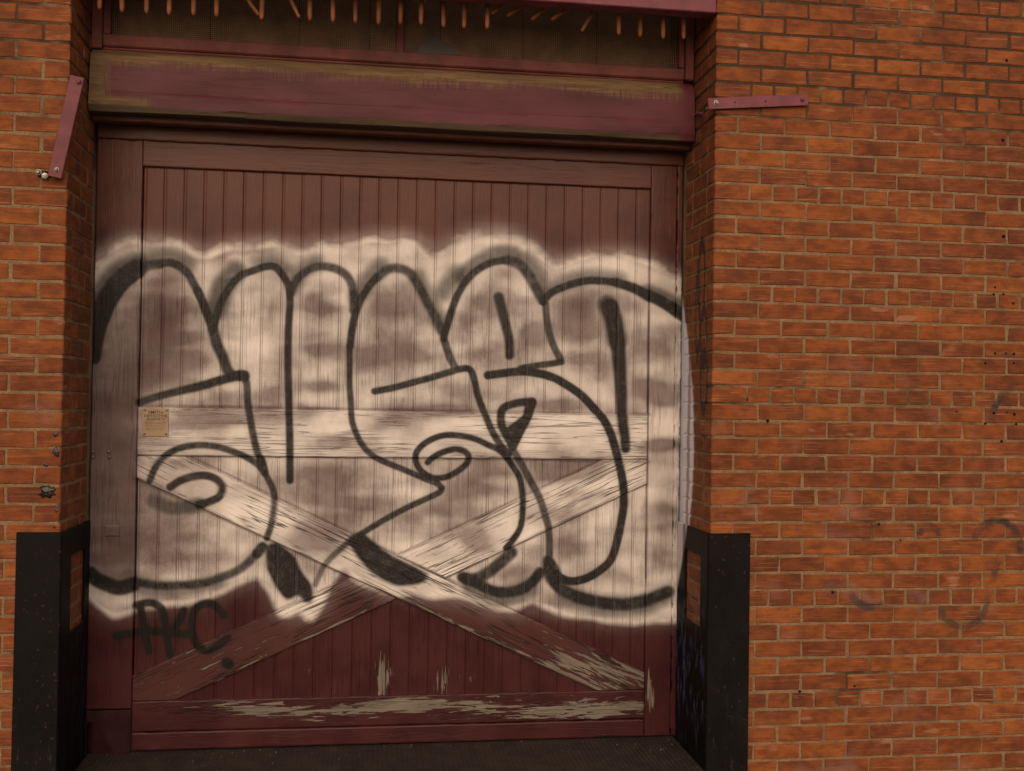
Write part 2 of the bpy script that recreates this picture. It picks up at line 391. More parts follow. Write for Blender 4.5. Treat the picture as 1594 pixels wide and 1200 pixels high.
for x, y, rx, ry, a in ((250, 490, 50, 62, .5), (228, 560, 62, 48, .4), (300, 560, 40, 18, .3), (180, 605, 40, 50, .5), (178, 680, 42, 55, .5), (180, 755, 40, 50, .45), (180, 830, 35, 45, .5), (262, 785, 45, 22, .35), (285, 855, 70, 40, .35), (232, 860, 25, 45, .4),
                        (425, 495, 22, 22, .35), (500, 470, 25, 20, .35), (495, 545, 32, 10, .5), (430, 565, 20, 28, .3), (500, 600, 30, 8, .5), (430, 610, 24, 12, .35), (600, 475, 35, 25, .38), (625, 525, 48, 26, .5), (600, 560, 55, 18, .35), (580, 455, 14, 26, .25),
                        (765, 465, 32, 38, .42), (760, 540, 42, 28, .32), (725, 500, 14, 30, .25), (835, 520, 22, 12, .4), (905, 472, 42, 24, .75), (925, 495, 22, 30, .55), (880, 512, 50, 16, .45), (920, 560, 60, 12, .35), (1015, 545, 30, 12, .4), (1000, 600, 40, 10, .35),
                        (440, 640, 60, 8, .5), (470, 655, 50, 14, .35), (530, 683, 34, 9, .5), (620, 652, 46, 18, .45), (690, 637, 55, 7, .6), (880, 632, 55, 9, .6), (520, 742, 60, 22, .4), (545, 786, 65, 14, .38), (700, 790, 30, 30, .35), (742, 745, 40, 40, .38), (850, 735, 45, 13, .55), (900, 725, 30, 10, .5), (330, 640, 70, 8, .35), (350, 655, 60, 10, .35), (300, 722, 45, 12, .4),
                        (500, 830, 42, 16, .45), (480, 845, 40, 14, .4), (742, 842, 22, 17, .7), (890, 735, 45, 8, .45), (905, 768, 42, 8, .45), (800, 888, 30, 14, .4), (880, 852, 25, 16, .4), (1030, 780, 20, 28, .45), (1022, 868, 20, 22, .45), (1030, 692, 26, 8, .8), (980, 900, 40, 10, .35), (935, 890, 30, 8, .35), (345, 445, 14, 36, .5), (655, 455, 8, 26, .4), (700, 410, 12, 20, .3), (980, 640, 40, 20, .3), (1030, 620, 20, 10, .35)):
    fill -= a*np.exp(-(((gx-x)/rx/1.15)**2+((gy-y)/ry/1.25)**2)*.9)
fill = np.maximum(fill, edge*(.62+.62*vnoise(36, 24, 9))*(1-.55*sstep(214-gx, 0, 6)*sstep(gy, 540, 600)*(1-sstep(gy, 890, 925))))
st_ = sstep(214-gx, 0, 6); fill *= 1-st_*(.15+.45*sstep(gy, 560, 640)*(1-sstep(gy, 890, 925)))
Wm = Wm*(.10+.90*sstep(fill, -.06, 1.14))*(1-.40*sstep(214-gx, 0, 6)*sstep(gy, 540, 620)*(1-sstep(gy, 890, 925)))
Wm = np.maximum(Wm, cloudm*(.10+.24*vnoise(50, 30, 81))*(1-.5*sstep(214-gx, 0, 6)*sstep(gy, 540, 620)*(1-sstep(gy, 890, 925))))
over_ = blur(polymask(TOP+BOT), 20.); Wm = np.maximum(Wm, .34*sstep(over_, .04, .62)*(.35+1.1*vnoise(44, 30, 71))*(1-.85*cloudm)*(1-.75*sstep(gy, 600, 760)))   # drifted overspray
bl_ = lambda x, y, rx, ry: np.exp(-(((gx-x)/rx)**2+((gy-y)/ry)**2))
Wm *= 1-.72*bl_(250, 500, 52, 62)-.5*bl_(225, 575, 50, 35)-.45*bl_(905, 475, 40, 24)-.25*bl_(620, 525, 44, 26)
# spray hardly reaches the inner corners beside rails and braces
gap = np.zeros((GH, GW))
for (ax, ay), (bx, by), hw in (((212, 631), (1010, 645), 2.2), ((212, 708), (1010, 719), 1.6), ((290, 708), (1000, 1045), 1.6), ((209, 745), (937, 1079), 2.2), ((616, 866), (933, 718), 2.), ((694, 900), (1008, 753), 2.), ((206, 1050), (540, 902), 1.6), ((284, 1086), (614, 934), 1.8), ((216, 260), (211, 900), 1.4), ((1013, 290), (1006, 900), 1.4)):
    dx, dy = bx-ax, by-ay; q = np.clip(((gx-ax)*dx+(gy-ay)*dy)/(dx*dx+dy*dy), 0, 1)
    gap = np.maximum(gap, 1-sstep(np.hypot(gx-ax-q*dx, gy-ay-q*dy), hw*.6, hw*1.7))
Wm *= 1-.62*gap*(.55+.6*vnoise(40, 20, 51, 2))
Km = np.zeros((GH, GW))
def cr(pts, n=7):
    P = np.array(pts, float)
    if len(P) < 3: return P
    Q = np.vstack([2*P[0]-P[1], P, 2*P[-1]-P[-2]]); out = []
    for i in range(1, len(Q)-2):
        for t in np.linspace(0, 1, n, endpoint=False):
            a, b, c, d = Q[i-1], Q[i], Q[i+1], Q[i+2]
            out.append(.5*(2*b+(c-a)*t+(2*a-5*b+4*c-d)*t*t+(3*b-a-3*c+d)*t**3))
    out.append(Q[-2]); return np.array(out)
def stroke(pts, w, a, s=2.2, w1=None, a1=None, straight=False):
    """a line of spray paint: width w -> w1, strength a -> a1, softness s"""
    w -= .6; s *= .62; w1 = w if w1 is None else w1-.6; a1 = a if a1 is None else a1
    P = np.array(pts, float) if straight else cr(pts)
    L = np.r_[0, np.cumsum(np.hypot(*np.diff(P, axis=0).T))]; T_ = L/L[-1]
    pad = max(w, w1)/2+s*3+2
    x0, y0 = np.floor(P.min(0)-pad).astype(int)-(GX, GY); x1, y1 = np.ceil(P.max(0)+pad).astype(int)-(GX, GY)
    x0, y0 = max(x0, 0), max(y0, 0); x1, y1 = min(x1, GW), min(y1, GH)
    X = gx[y0:y1, x0:x1].astype(float); Y = gy[y0:y1, x0:x1].astype(float); best = np.zeros_like(X)
    for i in range(len(P)-1):
        ax, ay = P[i]; bx, by = P[i+1]; dx, dy = bx-ax, by-ay; q = np.clip(((X-ax)*dx+(Y-ay)*dy)/(dx*dx+dy*dy+1e-9), 0, 1)
        d_ = np.hypot(X-ax-q*dx, Y-ay-q*dy); tt = T_[i]+q*(T_[i+1]-T_[i])
        v = (a+(a1-a)*tt)*(1-sstep(d_, (w+(w1-w)*tt)/2-s, (w+(w1-w)*tt)/2+s*1.3)); best = np.maximum(best, v)
    Km[y0:y1, x0:x1] = 1-(1-Km[y0:y1, x0:x1])*(1-best)
def fillpoly(pts, a, s):
    global Km
    Km = 1-(1-Km)*(1-a*sstep(blur(polymask(pts), s), .06, .65))
stroke([(146, 556), (150, 530), (156, 508), (165, 484), (177, 461), (193, 440), (211, 424)], 20, .95, 4)
stroke([(143, 545), (147, 515), (156, 488), (170, 458), (190, 434), (211, 419)], 26, .9, 7)
stroke([(140, 520), (148, 480), (165, 445), (190, 420), (212, 412)], 30, .42, 12)
stroke([(214, 418), (232, 412), (247, 410)], 14, .3, 5, a1=.45)
stroke([(247, 410), (262, 408), (277, 413), (290, 423), (299, 438), (307, 453)], 12, .62, 4)
stroke([(307, 453), (314, 468), (322, 489), (331, 513)], 13, .85, 3)
stroke([(331, 513), (337, 536), (345, 553), (354, 577), (361, 584)], 15, .72, 5)
stroke([(378, 584), (356, 588), (318, 599), (281, 608), (252, 615), (232, 621), (216, 626)], 14, .88, 3.5, w1=11, a1=.5)
stroke([(372, 584), (380, 585)], 17, .6, 3)
stroke([(381, 588), (384, 601), (385, 626), (390, 654), (395, 682), (401, 705), (407, 722)], 11, .58, 3)
stroke([(406, 716), (411, 735)], 13, .7, 3)
stroke([(411, 735), (418, 748), (425, 764), (427, 781), (425, 801), (421, 821), (415, 838)], 10, .55, 2.5)
stroke([(233, 748), (241, 729), (254, 712), (273, 700), (296, 694), (318, 693), (341, 696), (363, 703), (382, 711), (399, 722), (408, 731)], 10, .62, 3)
stroke([(265, 758), (281, 748), (299, 742), (318, 740), (333, 744), (343, 752), (346, 761), (341, 773), (328, 780), (309, 786)], 12, .65, 3)
stroke([(309, 786), (285, 790), (262, 790), (238, 780)], 20, .42, 8, a1=.3)
stroke([(140, 893), (151, 902), (168, 910), (186, 915), (206, 910)], 20, .88, 6)
stroke([(210, 906), (243, 912), (281, 912), (318, 908), (337, 902), (365, 891), (384, 878), (399, 862)], 12, .52, 5)
stroke([(400, 862), (408, 852)], 15, .7, 4)
fillpoly([(416, 850), (430, 848), (456, 868), (467, 893), (484, 915), (483, 940), (462, 921), (448, 934), (431, 912), (418, 885)], .95, 5)
stroke([(333, 508), (339, 481), (352, 455), (372, 430), (398, 419), (415, 414), (428, 415), (440, 428), (449, 446), (451, 471), (449, 501), (448, 538), (448, 576), (449, 613), (450, 650), (451, 683), (451, 720), (451, 748)], 11, .75, 3)
stroke([(336, 480), (347, 445), (366, 422)], 30, .42, 12)
stroke([(453, 455), (460, 436), (472, 425), (485, 417), (505, 414), (528, 420), (543, 433), (550, 455), (550, 482)], 12, .55, 4.5)
stroke([(545, 538), (548, 513), (553, 488), (563, 463), (576, 443), (588, 430)], 11, .86, 3)
stroke([(588, 430), (606, 418), (626, 418), (641, 427), (653, 446), (666, 471), (679, 496), (688, 515)], 13, .5, 5)
stroke([(544, 540), (544, 563), (544, 599), (546, 625), (548, 655), (556, 678), (568, 698), (586, 713), (608, 723), (633, 733), (663, 746), (681, 753), (688, 760)], 9.5, .6, 2.5)
stroke([(688, 760), (684, 767), (661, 778), (633, 791), (601, 808), (576, 823), (558, 834)], 9.5, .6, 2.2)
stroke([(545, 842), (525, 859), (510, 874), (501, 887), (491, 910)], 9, .48, 3, a1=.3)
fillpoly([(541, 838), (563, 831), (576, 844), (608, 867), (646, 887), (670, 899), (646, 907), (618, 909), (597, 899), (576, 885), (561, 867)], .95, 5.5)
stroke([(666, 720), (673, 713), (689, 704), (709, 699), (724, 703), (730, 713), (724, 725), (706, 738), (689, 744), (671, 743), (653, 730), (647, 713), (651, 700), (666, 687), (689, 678), (714, 678), (739, 683), (761, 693), (776, 700), (788, 711), (799, 726), (809, 743), (813, 763), (814, 784), (811, 818), (799, 840), (788, 853)], 9.5, .72, 2.3)
stroke([(797, 861), (780, 876), (762, 891), (742, 901), (726, 901)], 17, .6, 5)
stroke([(720, 899), (745, 910), (765, 920), (788, 923), (811, 918), (829, 907), (841, 892)], 15, .72, 5)
stroke([(691, 526), (696, 508), (704, 481), (714, 456), (729, 433), (746, 418), (766, 408), (791, 404)], 11, .84, 3, a1=.6)
stroke([(791, 404), (811, 412), (824, 428), (835, 447), (845, 466)], 15, .52, 5)
stroke([(720, 430), (745, 408), (775, 394), (800, 395)], 22, .34, 10)
stroke([(692, 530), (700, 554), (709, 572)], 12, .5, 2.5)
stroke([(583, 609), (610, 604), (640, 596), (670, 588), (700, 579), (718, 574), (730, 574), (737, 584), (743, 611), (750, 632), (758, 652), (767, 673), (779, 692), (792, 707)], 10.5, .66, 2.4)
stroke([(797, 698), (814, 726), (826, 748), (837, 769), (844, 786), (849, 804), (854, 820), (856, 840), (856, 866)], 11, .5, 2.8)
stroke([(777, 462), (782, 482), (788, 507), (793, 529), (794, 553)], 15, .6, 5, w1=11, a1=.9)
stroke([(789, 505), (793, 529), (794, 553)], 10, .6, 2.5)
stroke([(850, 473), (852, 495), (856, 518), (863, 539), (873, 558)], 11, .5, 2.8)
stroke([(875, 563), (858, 566), (835, 569), (811, 573)], 10, .62, 2.2)
stroke([(760, 584), (782, 581), (811, 578), (839, 581), (863, 588), (886, 601), (907, 616), (923, 633), (939, 652), (950, 673), (957, 695), (963, 718), (968, 740), (971, 761), (972, 786), (968, 813), (961, 846), (952, 872), (937, 887), (918, 899), (899, 905), (882, 904), (867, 895), (856, 882)], 12.5, .86, 2.4)
stroke([(846, 469), (858, 456), (876, 447), (901, 439), (923, 436), (952, 438), (964, 440)], 11, .82, 3)
stroke([(960, 439), (988, 448), (1013, 461), (1036, 473), (1064, 492)], 13, .75, 4, w1=18)
stroke([(1010, 455), (1036, 465), (1068, 480)], 22, .4, 9)
for pts, w_, a_ in (([(556, 462), (572, 436), (592, 416)], 24, .34), ([(458, 446), (470, 422), (490, 408)], 20, .3), ([(650, 432), (668, 466), (684, 500)], 20, .3), ([(818, 404), (838, 428), (848, 452)], 22, .34), ([(870, 444), (915, 430), (965, 434)], 20, .28), ([(880, 925), (925, 942), (990, 944), (1030, 930)], 26, .32),
                    ([(228, 404), (262, 398), (290, 412)], 22, .3), ([(400, 408), (425, 405), (445, 420)], 18, .25), ([(220, 912), (280, 918), (340, 906)], 20, .25), ([(735, 915), (780, 930), (825, 916)], 26, .35), ([(690, 455), (712, 425)], 22, .32)):
    stroke(pts, w_, a_, 14)
stroke([(946, 474), (955, 496), (962, 530)], 26, .55, 9)
stroke([(951, 478), (958, 508), (963, 538), (966, 576), (968, 610), (969, 650), (973, 683), (974, 698)], 24, .8, 6, w1=11, a1=.95)
stroke([(966, 576), (968, 610), (969, 650), (973, 683), (974, 698)], 11, .6, 2.5)
stroke([(829, 625), (807, 627), (786, 634), (780, 645), (781, 662), (790, 680), (798, 696)], 12, .75, 2.8)
stroke([(829, 627), (820, 650), (809, 671), (799, 692)], 14, .8, 3)
fillpoly([(788, 668), (818, 645), (800, 697)], .7, 2.5)
stroke([(855, 878), (858, 898), (873, 916), (895, 928), (923, 936), (952, 941), (980, 941), (1008, 934), (1040, 921)], 17, .68, 6)
fillpoly([(846, 868), (856, 866), (870, 884), (876, 908), (862, 908), (852, 896)], .6, 4)
for pts in ([(217, 943), (221, 965), (225, 990), (231, 1014)], [(212, 943), (233, 939), (250, 948), (256, 970), (260, 1000), (263, 1020)], [(182, 990), (201, 987), (233, 983), (263, 987), (290, 988)],
            [(285, 952), (279, 966), (268, 982)], [(347, 958), (336, 945), (319, 940), (303, 950), (297, 973), (300, 993), (310, 1008), (324, 1013), (339, 1005), (354, 993)]):
    stroke(pts, 11, .74, 4)
stroke([(353, 1032), (356, 1034)], 16, .85, 3); stroke([(180, 990), (186, 991)], 12, .6, 4)
near = np.clip(blur(Km, 9.)*2.2, 0, 1); Wm = Wm+(cloudm*.92-Wm)*np.clip(near*(.15+.8*vnoise(48, 30, 61, 2)), 0, .65)*(gx > 213)*(cloudm > Wm)   # denser paint hugging the outlines
Km = 1-(1-Km)*(1-.22*np.minimum(blur(Km, 7.), .8)*np.clip(1.3-Km*2, .2, 1))
Km = np.clip((1-(1-Km)**3.0)*(.92+.14*vnoise(7, 7, 21, 2)), 0, .985)
def sample(A, X, Z):
    px, py = proj(X, YD, Z); x = np.clip(px-GX, 0, GW-1.01); y = np.clip(py-GY, 0, GH-1.01); i = x.astype(int); j = y.astype(int); fx = x-i; fy = y-j
    v = (A[j, i]*(1-fx)+A[j, i+1]*fx)*(1-fy)+(A[j+1, i]*(1-fx)+A[j+1, i+1]*fx)*fy
    inside = (px > GX) & (px < GX+GW-1) & (py > GY) & (py < GY+GH-1); return np.where(inside, v, 0)
def peel_amount(X, Z, kind):
    """where old paint has flaked from the timber (photo zones)"""
    px, py = proj(X, YD, Z); g = lambda x, y, rx, ry: np.exp(-(((px-x)/rx)**2+((py-y)/ry)**2))
    if kind == 'bottom_rail':
        return .26+.42*np.exp(-((py-1103-6*np.sin(px/60))/13)**2)*(.80+.20*np.sin(px/47+1)+.15*g(620, 1105, 200, 40))*sstep(px, 240, 420)-.12*sstep(py, 1118, 1130)
    if kind == 'brace':
        low = sstep(py, 900, 1000); d1 = 840+(px-420)*.4625-py; d2 = 1086-(px-284)*.4605-py
        low = low+2.0*sstep(d1, -3, 1)*(1-sstep(d1, 5, 11))*sstep(px, 560, 660)+1.5*sstep(d2, -3, 1)*(1-sstep(d2, 4, 9))*(px < 612)*sstep(px, 300, 400); return .20+.11*low+.26*g(955, 1050, 70, 28)+.18*g(880, 1030, 40, 25)+.04*g(300, 1060, 60, 40)+.16*g(660, 850, 120, 60)
    if kind == 'board': return .05+.26*sstep(py, 990, 1060)*np.exp(-((px-640)/210)**2)+.34*g(595, 1050, 12, 45)+.2*g(690, 1060, 14, 30)
    if kind == 'stile': return .04+.62*g(1013, 1085, 9, 45)+.2*g(1012, 1020, 6, 40)+.42*g(1056, 760, 9, 260)
    if kind == 'kick': return .10+.25*g(940, 1145, 60, 14)
    if kind == 'rail': return .15+.2*np.exp(-((py-712)/8)**2)*sstep(px, 560, 700)+.25*g(1000, 680, 20, 30)
    return .06+X*0
CRACK = {'brace': 1., 'rail': .65, 'bottom_rail': .5, 'board': .32, 'stile': .35, 'top': .12, 'kick': .2}

def door_mat():
    t = T('flaking_maroon_paint'); at = t.n('Attribute', attribute_name='paint'); s = t.n('SeparateColor', {0: at.outputs['Color']}).outputs
    uv = t.n('UVMap').outputs[0]; Wt, Kt, Pt, Ct = s[0], s[1], s[2], at.outputs['Alpha']
    x, y, z = t.xyz(t.pos)
    grain = t.noise(t.scale(uv, (7, 170, 1)), 1., 2., .6); wide = t.noise(t.scale(uv, (2.6, 30, 1)), 1., 2., .6)
    speck = t.noise(t.pos, 330., 1., .6); cloud = t.noise(t.pos, 5., 3., .6)
    mar = t.mix(t.ss(cloud, .3, .7), (.046, .0115, .0125), (.066, .0170, .0170))
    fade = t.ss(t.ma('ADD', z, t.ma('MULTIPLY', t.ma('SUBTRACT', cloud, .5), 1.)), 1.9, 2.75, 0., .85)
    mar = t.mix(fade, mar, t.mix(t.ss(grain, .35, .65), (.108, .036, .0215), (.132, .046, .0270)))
    mar = t.mix(t.ss(grain, .58, .74, 0., .18), mar, (.12, .045, .036))
    mar = t.mix(t.ss(Ct, .85, .95, 0., .32), mar, (.115, .052, .042))
    pw = t.ma('ADD', Wt, t.ma('MULTIPLY', t.ma('SUBTRACT', speck, .5), t.ma('MULTIPLY', t.ma('SUBTRACT', 1.05, Wt), t.ma('MULTIPLY', Wt, 1.6))))
    pw = t.ma('ADD', pw, t.ma('MULTIPLY', t.ma('SUBTRACT', grain, .5), t.ma('MULTIPLY', t.ss(Wt, .05, .5), .22)), clamp=True)
    cream = t.mix(t.ss(cloud, .35, .65), (.81, .725, .65), (.88, .795, .72))
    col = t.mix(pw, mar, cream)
    # flaked patches show the grey-tan wood unless they were sprayed over
    n1 = t.noise(t.scale(uv, (6.5, 70, 1)), 1., 5., .66, dist=.5)
    pe = t.ma('ADD', Pt, t.ma('MULTIPLY', t.ma('SUBTRACT', n1, .5), 1.55))
    peel = t.ss(pe, .485, .515)
    wood = t.mix(t.ss(t.noise(t.scale(uv, (4, 220, 1)), 1., 3., .6), .3, .7), (.115, .092, .070), (.230, .188, .145))
    bare = t.ma('MULTIPLY', peel, t.ss(pw, .15, .6, 1., .12))
    col = t.mix(bare, col, wood)
    rim = t.ma('MULTIPLY', t.ss(pe, .45, .485), t.ss(pe, .50, .53, 1., 0.))
    col = t.mix(t.ma('MULTIPLY', rim, .35), col, (.05, .02, .016))
    kk = t.ma('MULTIPLY', Kt, t.ma('ADD', .82, t.ma('MULTIPLY', speck, .36)), clamp=True)
    col = t.mix(kk, col, (.008, .0066, .0052))
    # drying cracks along the grain
    c1 = t.noise(t.scale(uv, (1.7, 46, 1)), 1., 2., .5, dist=.3); c2 = t.noise(t.scale(uv, (2.6, 95, 1)), 1., 3., .55)
    ck = t.ss(t.ma('ABSOLUTE', t.ma('SUBTRACT', c1, .5)), .008, .028, 1., 0.); ck = t.ma('MULTIPLY', ck, t.ss(t.noise(t.scale(uv, (2.5, 7, 1)), 1., 2.), .46, .56))
    ck2 = t.ss(t.ma('ABSOLUTE', t.ma('SUBTRACT', c2, .46)), .004, .018, .7, 0.); ck2 = t.ma('MULTIPLY', ck2, t.ss(t.noise(t.scale(uv, (3.1, 16, 1)), 1., 2.), .52, .60))
    ck = t.ma('MULTIPLY', t.ma('MAXIMUM', ck, ck2), Ct)
    col = t.mix(t.ma('MULTIPLY', ck, .85), col, (.016, .009, .008))
    h = t.ma('ADD', t.ma('MULTIPLY', grain, .30), t.ma('MULTIPLY', wide, .55))
    h = t.ma('SUBTRACT', h, t.ma('MULTIPLY', ck, 1.2)); h = t.ma('SUBTRACT', h, t.ma('MULTIPLY', peel, .7))
    rough = t.ma('ADD', t.ma('ADD', t.ma('MULTIPLY', bare, .35), t.ma('MULTIPLY', kk, .15)), t.ma('ADD', .33, t.ma('MULTIPLY', t.ma('SUBTRACT', cloud, .5), .2)))
    return t.fin(col, rough, t.bump(h, .95, .002), .2)
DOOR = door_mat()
def setpaint(me, X, Z, kind, wm=None):
    n = len(X); a = np.zeros((n, 4), np.float32)
    a[:, 0] = sample(Wm, X, Z); a[:, 1] = sample(Km, X, Z); a[:, 2] = peel_amount(X, Z, kind); a[:, 3] = CRACK.get(kind, .2)
    if kind == 'board': a[:, 0] *= .92; a[:, 3] *= 1-.9*sstep(Z, 1.95, 2.15)
    if kind == 'stile': a[:, 3] *= 1-.8*sstep(Z, 1.95, 2.15)
    if kind in ('brace', 'rail'): a[:, 0] = a[:, 0]**.8
    if wm is not None: a[:, 0] *= wm; a[:, 1] *= .5+.5*wm
    me.attributes.new('paint', 'FLOAT_COLOR', 'POINT').data.foreach_set('color', a.ravel())
def gridmesh(name, X, Y, Z, S, Tt, kind, back, wm=None):
    """ns x nt front grid (arrays shaped ns,nt) with a skirt back to depth `back`"""
    ns, nt = X.shape; idx = np.arange(ns*nt).reshape(ns, nt)
    q = np.stack([idx[:-1, :-1], idx[1:, :-1], idx[1:, 1:], idx[:-1, 1:]], -1).reshape(-1, 4)
    rim = np.r_[idx[:, 0], idx[-1, 1:], idx[-2::-1, -1], idx[0, -2:0:-1]]; k = len(rim)
    vx = np.r_[X.ravel(), X.ravel()[rim]]; vy = np.r_[Y.ravel(), np.full(k, back)]; vz = np.r_[Z.ravel(), Z.ravel()[rim]]
    us = np.r_[S.ravel(), S.ravel()[rim]]; ut = np.r_[Tt.ravel(), Tt.ravel()[rim]+.02]
    nb = ns*nt+np.arange(k); r1 = np.roll(rim, -1); b1 = np.roll(nb, -1)
    q = np.vstack([q, np.stack([rim, nb, b1, r1], -1)])
    # orient front towards -Y
    a, b, c = q[0, 0], q[0, 1], q[0, 2]
    P = lambda i: np.array([vx[i], vy[i], vz[i]])
    if np.cross(P(b)-P(a), P(c)-P(a))[1] > 0: q = q[:, ::-1]
    me = bpy.data.meshes.new(name); me.vertices.add(len(vx)); me.vertices.foreach_set('co', np.stack([vx, vy, vz], -1).ravel().astype(np.float32))
    me.loops.add(q.size); me.loops.foreach_set('vertex_index', q.ravel().astype(np.int32))
    me.polygons.add(len(q)); me.polygons.foreach_set('loop_start', np.arange(0, q.size, 4, dtype=np.int32)); me.update(calc_edges=True)
    uvl = me.uv_layers.new(name='UVMap'); uvl.data.foreach_set('uv', np.stack([us[q.ravel()], ut[q.ravel()]], -1).ravel().astype(np.float32))
    setpaint(me, vx, vz, kind, None if wm is None else np.r_[wm.ravel(), wm.ravel()[rim]]); me.validate(); return me
seedk = [0]
def plank(name, p0, p1, width, Yf, thick, kind, parent, lo=None, hi=None, step=.0048, bev=.004, rag=.0012, mat=None):
    """timber from p0 to p1 (x,z, its lower edge), `width` to the left of the run; lo/hi trim the ends as functions of the cross distance"""
    seedk[0] += 1; r = np.random.default_rng(seedk[0]); p0 = np.array(p0); p1 = np.array(p1); L = np.hypot(*(p1-p0)); e = (p1-p0)/L; nrm = np.array([-e[1], e[0]])
    t = np.r_[0, np.linspace(bev, width-bev, max(2, int(width/step))), width]; nt = len(t)
    s0 = np.array([lo(q) if lo else 0. for q in t]); s1 = np.array([hi(q) if hi else L for q in t])
    m_ = int(L/step); u = np.r_[0, np.linspace(bev/L, 1-bev/L, max(2, m_)), 1]; ns = len(u)
    S = s0[None, :]+(s1-s0)[None, :]*u[:, None]; Tt = np.repeat(t[None, :], ns, 0)
    X = p0[0]+e[0]*S+nrm[0]*Tt; Z = p0[1]+e[1]*S+nrm[1]*Tt
    Y = np.full_like(X, Yf); Y[0, :] += bev; Y[-1, :] += bev; Y[:, 0] = Yf+bev; Y[:, -1] = Yf+bev
    for k, sg in ((0, 1), (-1, -1)):                            # worn, uneven long edges
        w_ = np.convolve(r.normal(0, 1, ns+16), np.ones(9)/9, 'same')[8:-8]*rag*2.2+np.where(np.convolve(r.random(ns+16) < .02, np.ones(11), 'same')[8:-8] > 0, r.uniform(0, rag*1.5), 0)
        w_ = np.clip(w_, -rag*.5, rag*4)
        X[:, k] += sg*nrm[0]*w_; Z[:, k] += sg*nrm[1]*w_; Y[:, k] += np.abs(w_)*.5
    me = gridmesh(name, X, Y, Z, S+seedk[0]*3.7, Tt+seedk[0]*1.3, kind, Yf+thick); me.materials.append(mat or DOOR)
    o = link(name, me, None, parent); o.location = -parent.location; return o

door = thing('freight_door', 'tall maroon plank freight door with cross brace covered in cream and black spray graffiti', 'door', None, (-.14, .5, ZB))
XL, XR, ZT = -1.306, 1.061, 2.597           # inner panel
R1T, R1B, BRT, BRB, DB, DT = 1.507, 1.288, .186, .048, -.034, 2.79
YB = YD+.015
BP = .0881
k = 0; x = XL-.0825
while x < XR:                               # tongue-and-groove boards with a bead at every joint
    xa, xb = max(x, XL+.0008), min(x+BP-.00005, XR-.0008)
    if xb-xa > .004:
        t = np.array([0, .0010, .0018, .003, .005, .0070, .0080, .0088, .0096, .0108]); dep = np.array([.0015, .0015, .0003, .0, -.0001, 0., .0001, .0009, .0009, .0])
        t = np.r_[t, np.arange(.018, BP-.004, .0046), BP-.00005]; dep = np.r_[dep, np.zeros(len(t)-len(dep)-1), .0006]
        sel = (x+t >= xa-1e-6) & (x+t <= xb+1e-6); tt = x+t[sel]; dd = dep[sel]
        if len(tt) >= 2:
            zz = np.r_[np.linspace(BRT-.02, .33, 26), np.arange(.3345, 2.36, .0048), np.linspace(2.38, ZT+.02, 8)]
            X, Z = np.meshgrid(tt, zz, indexing='ij'); X = X.T; Z = Z.T
            r = np.random.default_rng(900+k); yo = r.normal(0, .0005)
            Y = YB+yo+np.repeat(dd[None, :], len(zz), 0)+.0006*np.sin(zz*3+k)[:, None]
            me = gridmesh('board', X, Y, Z, Z+k*2.9, X+k*.37, 'board', YB+.02, np.repeat(np.where(dd > .0006, .3, 1.)[None, :], len(zz), 0)); me.materials.append(DOOR)
            o = link('board', me, None, door); o.location = -door.location
    x += BP; k += 1
plank('stile', (XL, DB+.19), (XL, DT), XL-WL-.004, YD, .05, 'stile', door, bev=.0016, rag=.0005)
plank('stile', (WR-.034, DB), (WR-.034, DT-.002), WR-.034-XR-.0005, YD+.0006, .05, 'stile', door, bev=.0022, rag=.0008)
plank('top_rail', (XL+.0004, ZT), (XR-.0004, ZT), DT-ZT-.002, YD+.0004, .05, 'top', door, bev=.0012, rag=.0004)
plank('middle_rail', (XL+.0012, R1B), (XR-.0012, R1B), R1T-R1B, YD+.0015, .03, 'rail', door, rag=.0018)
plank('bottom_rail', (XL+.0012, BRB+.001), (XR-.0012, BRB+.001), BRT-BRB, YD+.0015, .04, 'bottom_rail', door, rag=.0014)
plank('kick_board', (XL+.002, DB), (XR-.002, DB), BRB-DB-.001, YD-.002, .04, 'kick', door)
def line(a, b):                             # brace edge through two photo points, in door coordinates
    A, B = np.array(U(*a, YD)), np.array(U(*b, YD)); return A, B
def brace(low_a, low_b, up_a, up_b, cons, Yf):
    """brace between two edge lines; cons are half planes (point, outward normal) that trim it"""
    A, B = line(low_a, low_b); C, D = line(up_a, up_b); e = (B-A)/np.hypot(*(B-A)); n = np.array([-e[1], e[0]])
    w_ = .5*((C-A)@n+(D-A)@n)
    def lim(t):
        lo, hi = -9., 9.
        for P, q in cons:
            c = (np.array(P)-A-n*t)@np.array(q); s = e@np.array(q)
            if s > 0: hi = min(hi, c/s)
            else: lo = max(lo, c/s)
        return lo, hi
    lo0 = min(lim(t)[0] for t in (0, w_)); hi0 = max(lim(t)[1] for t in (0, w_))
    p0 = A+e*lo0; p1 = A+e*hi0
    return plank('brace', p0, p1, w_, Yf, .026, 'brace', door, lo=lambda t: lim(t)[0]-lo0, hi=lambda t: lim(t)[1]-lo0, rag=.0022), (A, B, C, D)
EDGE = [((XL+.002, 0), (-1, 0)), ((XR-.002, 0), (1, 0)), ((0, R1B-.0022), (0, 1)), ((0, BRT+.0022), (0, -1))]
b1, (A, B, C, D) = brace((420, 840), (937, 1079), (400, 763), (1000, 1045), EDGE, YD+.001)
e1 = (B-A)/np.hypot(*(B-A)); n1 = np.array([-e1[1], e1[0]]); w1 = .5*((C-A)@n1+(D-A)@n1)
brace((694, 900), (1008, 753), (616, 866), (933, 718), EDGE+[(A+n1*(w1+.0028), -n1)], YD+.003)
brace((284, 1086), (614, 934), (206, 1050), (540, 902), EDGE+[(A-n1*.0028, n1)], YD+.003)
